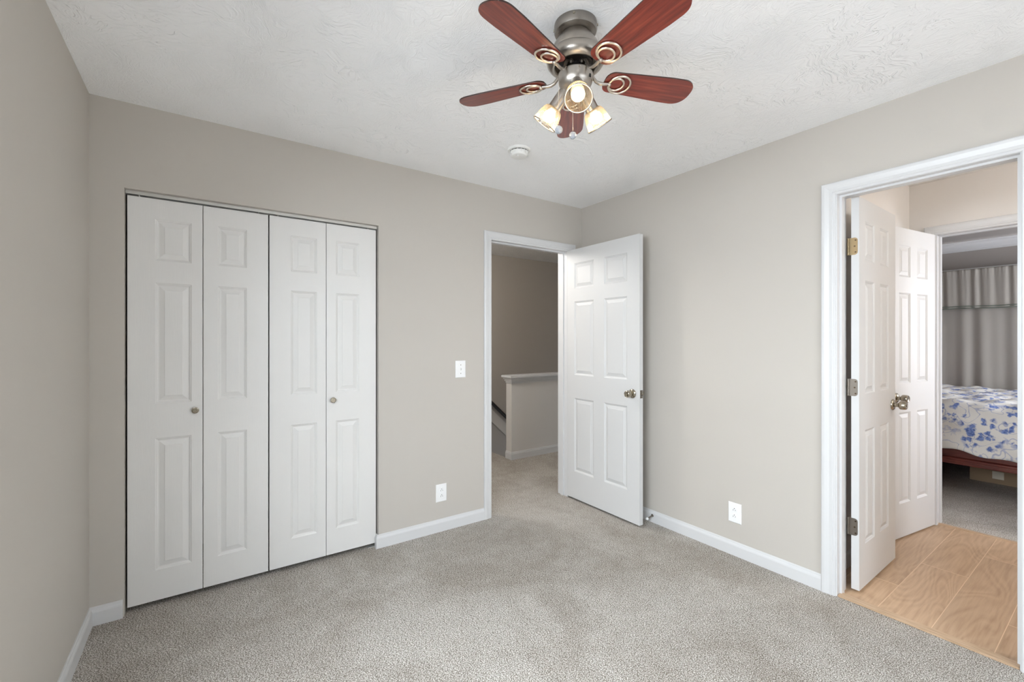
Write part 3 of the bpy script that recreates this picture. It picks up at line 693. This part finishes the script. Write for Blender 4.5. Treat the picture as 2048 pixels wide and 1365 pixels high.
# light kit bowl
bm = bmesh.new(); lathe(bm, [(0, fz(2.266)), (0.052, fz(2.266)), (0.0585, fz(2.2655)), (0.0605, fz(2.262)), (0.0605, fz(2.240)), (0.0585, fz(2.229)), (0.053, fz(2.217)), (0.043, fz(2.208)), (0.028, fz(2.203)), (0, fz(2.202))], 64)
kit = link('light_kit', bm, M['pewter'], fan, 28)
for a_, z in ((175, 2.2555), (35, 2.2555), (-65, 2.2555), (110, 2.230)):
    a = fwd - radians(a_); bm = bmesh.new(); lathe(bm, [(0, 0), (0.0035, 0), (0.003, 0.0018), (0, 0.002)], 12, align((cos(a), sin(a), 0), (0.0603*cos(a), 0.0603*sin(a), fz(z)))); link('screw', bm, M['knob'], kit, True)
a = fwd - radians(132); bm = bmesh.new(); box(bm, -0.003, 0.003, -0.0055, 0.0055, 0, 0.003); bmesh.ops.transform(bm, matrix=align((cos(a), sin(a), 0), (0.0600*cos(a), 0.0600*sin(a), fz(2.236))), verts=bm.verts); link('reverse_switch', bm, M['dark'], kit)
# blades with their irons
OUTL = []
def half_width(x):     # distance from hub -> half width of blade
    x0, x1 = 0.112, 0.463
    w = 0.044 + (0.0585-0.044)*min(1, max(0, (x-x0)/0.25))
    r0 = 0.030; 
    if x < x0+r0: w = w-r0 + sqrt(max(0, r0*r0-(x0+r0-x)**2))
    r1 = 0.060
    if x > x1-r1:
        q = (x-(x1-r1))/r1; w = w*(max(0, 1-q**2.4))**(1/2.4)
    return w
for k in range(5):
    a = fwd - radians(4.6+72*k)
    arm = empty('blade_assembly', (0, 0, fz(2.254)), a)
    arm.rotation_euler = (0, 0, a); arm.parent = fan
    pm = Matrix.Rotation(radians(-12), 4, 'X')
    # blade
    bm = bmesh.new(); N = 60; xs_ = []
    for i in range(N+1):
        u = i/N; xs_.append(0.112 + (0.463-0.112)*(0.5-0.5*cos(pi*u)))
    up_, dn_ = [], []
    for zz, L in ((0.0025, up_), (-0.0025, dn_)):
        for x in xs_:
            w = half_width(x); L.append((bm.verts.new((x, w, zz)), bm.verts.new((x, -w, zz))))
    for L, mi in ((up_, 1), (dn_, 0)):
        for i in range(N):
            vs = [L[i][0], L[i+1][0], L[i+1][1], L[i][1]]
            f = bm.faces.new(vs); f.material_index = mi
    for s in (0, 1):
        for i in range(N):
            f = bm.faces.new((up_[i][s], up_[i+1][s], dn_[i+1][s], dn_[i][s])); f.material_index = 1
    for i in (0, N):
        f = bm.faces.new((up_[i][0], up_[i][1], dn_[i][1], dn_[i][0])); f.material_index = 1
    bmesh.ops.remove_doubles(bm, verts=bm.verts, dist=1e-6)
    bmesh.ops.transform(bm, matrix=pm, verts=bm.verts)
    bl = link('blade', bm, [M['blade'], M['blade_edge']], arm)
    # scroll iron: rings + curved arm
    bm = bmesh.new()
    for cx_, rr in ((0.1700, 0.0400), (0.1575, 0.0275)):
        tube(bm, [(cx_+rr*cos(2*pi*i/48), rr*sin(2*pi*i/48), -0.0068) for i in range(48)], 0.0040, 12, closed=True)
    bmesh.ops.transform(bm, matrix=pm, verts=bm.verts)
    link('scroll_rings', bm, M['scroll'], arm, True)['label'] = 'satin nickel double ring'
    bm = bmesh.new()
    path = [(0.046, 0, 0.036), (0.056, 0, 0.032), (0.062, 0.000, 0.020), (0.069, 0, 0.005), (0.079, 0, -0.006), (0.092, 0, -0.011), (0.106, 0, -0.011), (0.120, 0, -0.009), (0.131, 0, -0.0075)]
    tube(bm, path, [0.0055, 0.0055, 0.0055, 0.0058, 0.0062, 0.0062, 0.006, 0.0058, 0.005], 14)
    lathe(bm, [(0, -0.0075), (0.004, -0.0063), (0.0065, -0.0037), (0.0075, 0), (0.0065, 0.0037), (0.004, 0.0063), (0, 0.0075)], 20, Matrix.Translation((0.131, 0, -0.010)))
    link('blade_arm', bm, M['pewter'], arm, True)
    bm = bmesh.new(); box(bm, 0.036, 0.052, -0.016, 0.016, 0.030, 0.037)
    for s in (-1, 1): lathe(bm, [(0, 0.024), (0.0035, 0.024), (0.0042, 0.027), (0.0042, 0.031), (0, 0.031)], 12, Matrix.Translation((0.045, s*0.010, 0)))
    link('arm_bracket', bm, M['pewter'], arm, 30)
# lamps
for a_ in (183.5, 56.5, -63.5):
    a = fwd - radians(a_); u = Vector((cos(a), sin(a), 0)); dr = (u*cos(radians(50.6)) + Vector((0, 0, -sin(radians(50.6))))).normalized()
    p0 = u*0.034 + Vector((0, 0, fz(2.217)))
    mt = align(dr, p0)
    lamp = link('lamp_socket', (lambda b: (lathe(b, [(0, 0), (0.013, 0), (0.019, 0.004), (0.0218, 0.012), (0.0228, 0.036), (0.0238, 0.070), (0.0252, 0.077), (0.0237, 0.079), (0.020, 0.079), (0, 0.077)], 40, mt), b)[1])(bmesh.new()), M['pewter'], kit, 30)
    # ribbed glass shade: fluted wall
    bm = bmesh.new(); seg = 144; prof = [(0.0245, 0.073), (0.0315, 0.078), (0.0365, 0.088), (0.0405, 0.104), (0.0435, 0.121), (0.0455, 0.136)]
    rings_ = []
    for r, z in prof:
        rings_.append([bm.verts.new(((r+0.0006*(-1)**k)*cos(2*pi*k/seg), (r+0.0006*(-1)**k)*sin(2*pi*k/seg), z)) for k in range(seg)])
    for A_, B_ in zip(rings_, rings_[1:]):
        for k in range(seg): bm.faces.new((A_[k], B_[k], B_[(k+1) % seg], A_[(k+1) % seg]))
    bmesh.ops.transform(bm, matrix=mt, verts=bm.verts)
    gs = link('lamp_shade', bm, M['glass_shade'], kit, False); gs['label'] = 'ribbed clear glass shade'
    bm = bmesh.new(); tube(bm, [(0.0465*cos(2*pi*i/64), 0.0465*sin(2*pi*i/64), 0.1372) for i in range(64)], 0.0021, 10, closed=True)
    bmesh.ops.transform(bm, matrix=mt, verts=bm.verts); link('shade_rim', bm, M['pewter'], kit, True)
    bm = bmesh.new(); lathe(bm, [(0, 0.075), (0.012, 0.076), (0.013, 0.083), (0.019, 0.093), (0.0235, 0.103), (0.0235, 0.110), (0.020, 0.118), (0.011, 0.124), (0, 0.126)], 32, mt)
    link('bulb', bm, M['bulb'], kit, True)['label'] = 'glowing warm bulb'
    L = bpy.data.lights.new('bulb_light', 'POINT'); L.energy = 0.8; L.color = (1.0, 0.78, 0.50); L.shadow_soft_size = 0.022
    lo_ = bpy.data.objects.new('bulb_light', L); C.objects.link(lo_); lo_.parent = fan; lo_.location = mt @ Vector((0, 0, 0.140)); lo_['kind'] = 'helper'
# pull chains
for (fw, lt, z0, zb, rb) in ((0.0, -0.0605, 2.245, 2.065, 0.0150), (0.048, -0.003, 2.212, 2.067, 0.0140)):
    x = fw*cos(YAW) + lt*sin(YAW); y = fw*sin(YAW) - lt*cos(YAW)
    bm = bmesh.new(); n = int((z0-zb-rb)/0.0034)
    for k in range(n):
        ret = bmesh.ops.create_icosphere(bm, subdivisions=1, radius=0.0014, matrix=Matrix.Translation((x, y, fz(z0-0.0034*k))))
    link('pull_chain', bm, M['scroll'], fan, True)['label'] = 'beaded pull chain'
    bm = bmesh.new(); bmesh.ops.create_icosphere(bm, subdivisions=2, radius=rb, matrix=Matrix.Translation((x, y, fz(zb))))
    link('chain_fob', bm, M['crystal'], fan)['label'] = 'faceted crystal ball'

# ------------------------------------------------------------------ added hall fill light (off frame, brightens the half wall)
hl = tag(empty('unseen_ceiling_light', (1.50, 3.40, H)), 'added round fill light on the hall ceiling, out of view', 'ceiling light')
bm = bmesh.new(); lathe(bm, [(0, 0), (0.10, 0), (0.10, -0.02), (0, -0.02)], 32); link('base', bm, M['pewter'], hl, 30)
m = mat('hall_fill_dome', (1, 0.95, 0.88), 0.4); m.node_tree.nodes['Principled BSDF'].inputs['Emission Color'].default_value = (1.0, 0.93, 0.84, 1); m.node_tree.nodes['Principled BSDF'].inputs['Emission Strength'].default_value = 1.5
bm = bmesh.new(); lathe(bm, [(0.095, -0.02), (0.09, -0.045), (0.05, -0.07), (0, -0.078)], 32); link('dome', bm, m, hl, True)
L = bpy.data.lights.new('hall_fill', 'POINT'); L.energy = 44; L.color = (1.0, 0.97, 0.93); L.shadow_soft_size = 0.14
lo_ = bpy.data.objects.new('hall_fill', L); C.objects.link(lo_); lo_.location = (1.50, 3.40, 2.22); lo_['kind'] = 'helper'

# ------------------------------------------------------------------ bathroom ceiling light (off frame, lights the room beyond)
bl = tag(empty('unseen_ceiling_light', (3.45, -0.90, H)), 'round frosted ceiling light of the bathroom', 'ceiling light')
bm = bmesh.new(); lathe(bm, [(0, 0), (0.15, 0), (0.15, -0.02), (0, -0.02)], 40); link('base', bm, M['pewter'], bl, 30)
m = mat('frosted_dome', (1, 0.95, 0.88), 0.4); m.node_tree.nodes['Principled BSDF'].inputs['Emission Color'].default_value = (1.0, 0.88, 0.74, 1); m.node_tree.nodes['Principled BSDF'].inputs['Emission Strength'].default_value = 3
bm = bmesh.new(); lathe(bm, [(0.14, -0.02), (0.135, -0.05), (0.10, -0.08), (0.05, -0.095), (0, -0.1)], 40); link('dome', bm, m, bl, True)
L = bpy.data.lights.new('bathroom_lamp', 'POINT'); L.energy = 21; L.color = (1.0, 0.955, 0.905); L.shadow_soft_size = 0.12
lo_ = bpy.data.objects.new('bathroom_lamp', L); C.objects.link(lo_); lo_.location = (3.45, -0.90, 2.15); lo_['kind'] = 'helper'

# ------------------------------------------------------------------ far bedroom furnishings
bed = tag(empty('bed', (6.1, 0.45, 0)), 'dark mahogany bed frame under the blue floral quilt', 'bed')
def bpart(name, b, m, bev=0.004, parent=None):
    x0, x1, y0, y1, z0, z1 = b
    return boxobj(name, (x0-6.1, x1-6.1, y0-0.45, y1-0.45, z0, z1), m, parent or bed, bev)
BX0, BX1, BY0, BY1 = 5.20, 7.02, -0.75, 1.62
bm = bmesh.new(); pr = [(0.0, 0.262), (0.028, 0.262), (0.030, 0.268), (0.030, 0.296), (0.034, 0.300), (0.034, 0.312), (0.026, 0.318), (0.010, 0.322), (0.008, 0.450), (0.0, 0.450)]
a = [bm.verts.new((BX0+0.035-d-6.1, BY0-0.45, z)) for d, z in pr]; b = [bm.verts.new((BX0+0.035-d-6.1, BY1-0.45, z)) for d, z in pr]
for k in range(len(pr)): bm.faces.new((a[k], b[k], b[(k+1) % len(pr)], a[(k+1) % len(pr)]))
bm.faces.new(a); bm.faces.new(b); link('side_rail', bm, M['mahogany'], bed)
bpart('side_rail', (BX1-0.03, BX1, BY0, BY1, 0.26, 0.45), M['mahogany'])
bpart('foot_rail', (BX0+0.03, BX1-0.03, BY0, BY0+0.03, 0.26, 0.45), M['mahogany']); bpart('headboard', (BX0+0.03, BX1, BY1, BY1+0.05, 0.05, 1.15), M['mahogany'], 0.01)
bpart('slat_base', (BX0+0.04, BX1-0.04, BY0+0.04, BY1-0.01, 0.27, 0.31), M['mahogany'])
bpart('mattress', (BX0+0.06, BX1-0.05, BY0+0.05, BY1-0.02, 0.31, 0.725), M['sheer'], 0.04)
for x in (BX0+0.05, BX1-0.10):
    for y in (BY0+0.02, BY1-0.07): bpart('leg', (x, x+0.06, y, y+0.05, 0.003, 0.27), M['mahogany'])
# quilt: one draped sheet over the top and down the near side
random.seed(3)
bm = bmesh.new(); NY, NU = 150, 90; grid = []
topw = 1.76; drop = 0.46
def fold(y, s):
    return sin(y*9+1.3)*0.5 + sin(y*21+s*5)*0.3 + sin(y*4.3+s*3)*0.6
for i in range(NY+1):
    y = BY0+0.0 + (BY1-0.06-BY0)*i/NY; row_ = []
    hem = 0.352 + 0.045*max(0, sin((y-0.62)*3.4)) + 0.01*sin(y*23)
    if y > 0.90: hem = max(hem, 0.385)
    for j in range(NU+1):
        u = j/NU*(topw+0.45)
        if u <= topw:
            x = BX1-0.02-u; z = 0.792 + 0.012*sin(x*11+y*4)*sin(y*7+x*3) + 0.007*sin(x*24-y*15) + 0.006*sin(y*31+x*9)
            e = (x-(BX1-0.02-topw))
            if e < 0.12: z -= 0.055*(1-e/0.12)**2
        else:
            q = (u-topw)/0.45; zt = 0.737
            z = zt + (hem-zt)*q
            x = BX0+0.04 - 0.055*sin(min(1, q*3)*pi/2) - q*0.018 - 0.016*fold(y, q)*q**0.7 - 0.010*sin(q*9+y*13)*min(1, q*4)
            x = min(x, BX0-0.012)if q > 0.3 else x
        row_.append(bm.verts.new((x, y, z)))
    grid.append(row_)
for i in range(NY):
    for j in range(NU): bm.faces.new((grid[i][j], grid[i+1][j], grid[i+1][j+1], grid[i][j+1]))
q = link('quilt', bm, M['quilt'], None, 80); md = q.modifiers.new('thickness', 'SOLIDIFY'); md.thickness = 0.010; md.offset = 1
tag(q, 'white quilt with blue floral print draped over the far bed', 'quilt')
# cardboard box under the bed
cb = tag(empty('cardboard_box', (6.15, 0.62, 0.003)), 'brown cardboard box with a pale label pushed under the bed', 'box')
boxobj('carton', (-0.25, 0.25, -0.42, 0.315, 0, 0.20), M['cardboard'], cb, 0.003)
boxobj('label', (-0.2515, -0.2495, 0.098, 0.170, 0.045, 0.112), M['paper'], cb)['label'] = 'pale paper label'
# curtains
def curtain(name, x, y0, y1, z0, z1, amp, lam, m, label, cat, gather=0.3, lean=0.0):
    bm = bmesh.new(); NY_ = int((y1-y0)/0.006); NZ = 24; rows_ = []
    for j in range(NZ+1):
        v_ = j/NZ; z = z1 + (z0-z1)*v_; r = []
        for i in range(NY_+1):
            y = y0+(y1-y0)*i/NY_; ph = 2*pi*y/lam
            s_ = sin(ph+0.8*sin(ph*0.37)+v_*0.5) + 0.45*sin(ph*1.73+1+v_) * (1-0.5*v_) + 0.35*sin(ph*3.9)*max(0, 1-v_*4)
            r.append(bm.verts.new((x + amp*s_*(gather+(1-gather)*v_), y+lean*v_*(i/NY_), z)))
        rows_.append(r)
    for j in range(NZ):
        for i in range(NY_): bm.faces.new((rows_[j][i], rows_[j][i+1], rows_[j+1][i+1], rows_[j+1][i]))
    o = link(name, bm, m, None, 80); md = o.modifiers.new('thickness', 'SOLIDIFY'); md.thickness = 0.003
    tag(o, label, cat); return o
curtain('curtain', 7.100, -0.35, 1.385, 0.30, 2.06, 0.009, 0.21, M['curtain'], 'long taupe curtain hanging behind the bed', 'curtain')
vl = curtain('valance', 7.036, -0.40, 1.41, 1.665, 2.108, 0.0042, 0.10, M['curtain'], 'short gathered taupe valance with dark trim above the long curtain', 'valance', 0.9)
bm = bmesh.new()
for zz in (1.668, 1.690): tube(bm, [(7.026+0.004*sin(y*37), y, zz+0.003*sin(y*12)) for y in [-0.4+1.81*i/80 for i in range(81)]], 0.0045, 8)
link('piping', bm, M['piping'], vl, True)['label'] = 'dark sage edging'
rd = tag(empty('curtain_rod', (7.062, 0.5, 2.112)), 'thin white curtain rod with a dark end cap above the valance', 'curtain rod')
bm = bmesh.new(); tube(bm, [(0, -0.95, 0), (0, 0.915, 0)], 0.009, 12); link('rod', bm, M['trim'], rd, True)
bm = bmesh.new(); lathe(bm, [(0, 0), (0.010, 0), (0.014, 0.006), (0.014, 0.018), (0, 0.022)], 16, align((0, 1, 0), (0, 0.912, 0))); link('end_cap', bm, M['handrail'], rd, True)['label'] = 'dark end cap'
for y in (-0.85, 0.89):
    bm = bmesh.new(); box(bm, 0.0, 0.146, y-0.006, y+0.006, -0.02, -0.006); link('bracket', bm, M['trim'], rd)
sh = curtain('sheer_curtain', 7.168, 1.30, 1.50, 0.83, 1.66, 0.006, 0.07, M['sheer'], 'narrow white sheer curtain with green edge at the left of the taupe curtain', 'curtain')
bm = bmesh.new(); tube(bm, [(7.152+0.003*sin(z*20), 1.405-0.02*sin((z-0.83)*4)-0.02*(1.66-z), z) for z in [0.83+0.83*i/30 for i in range(31)]], 0.004, 8)
link('green_edging', bm, M['piping'], sh, True)['label'] = 'sage green edging'
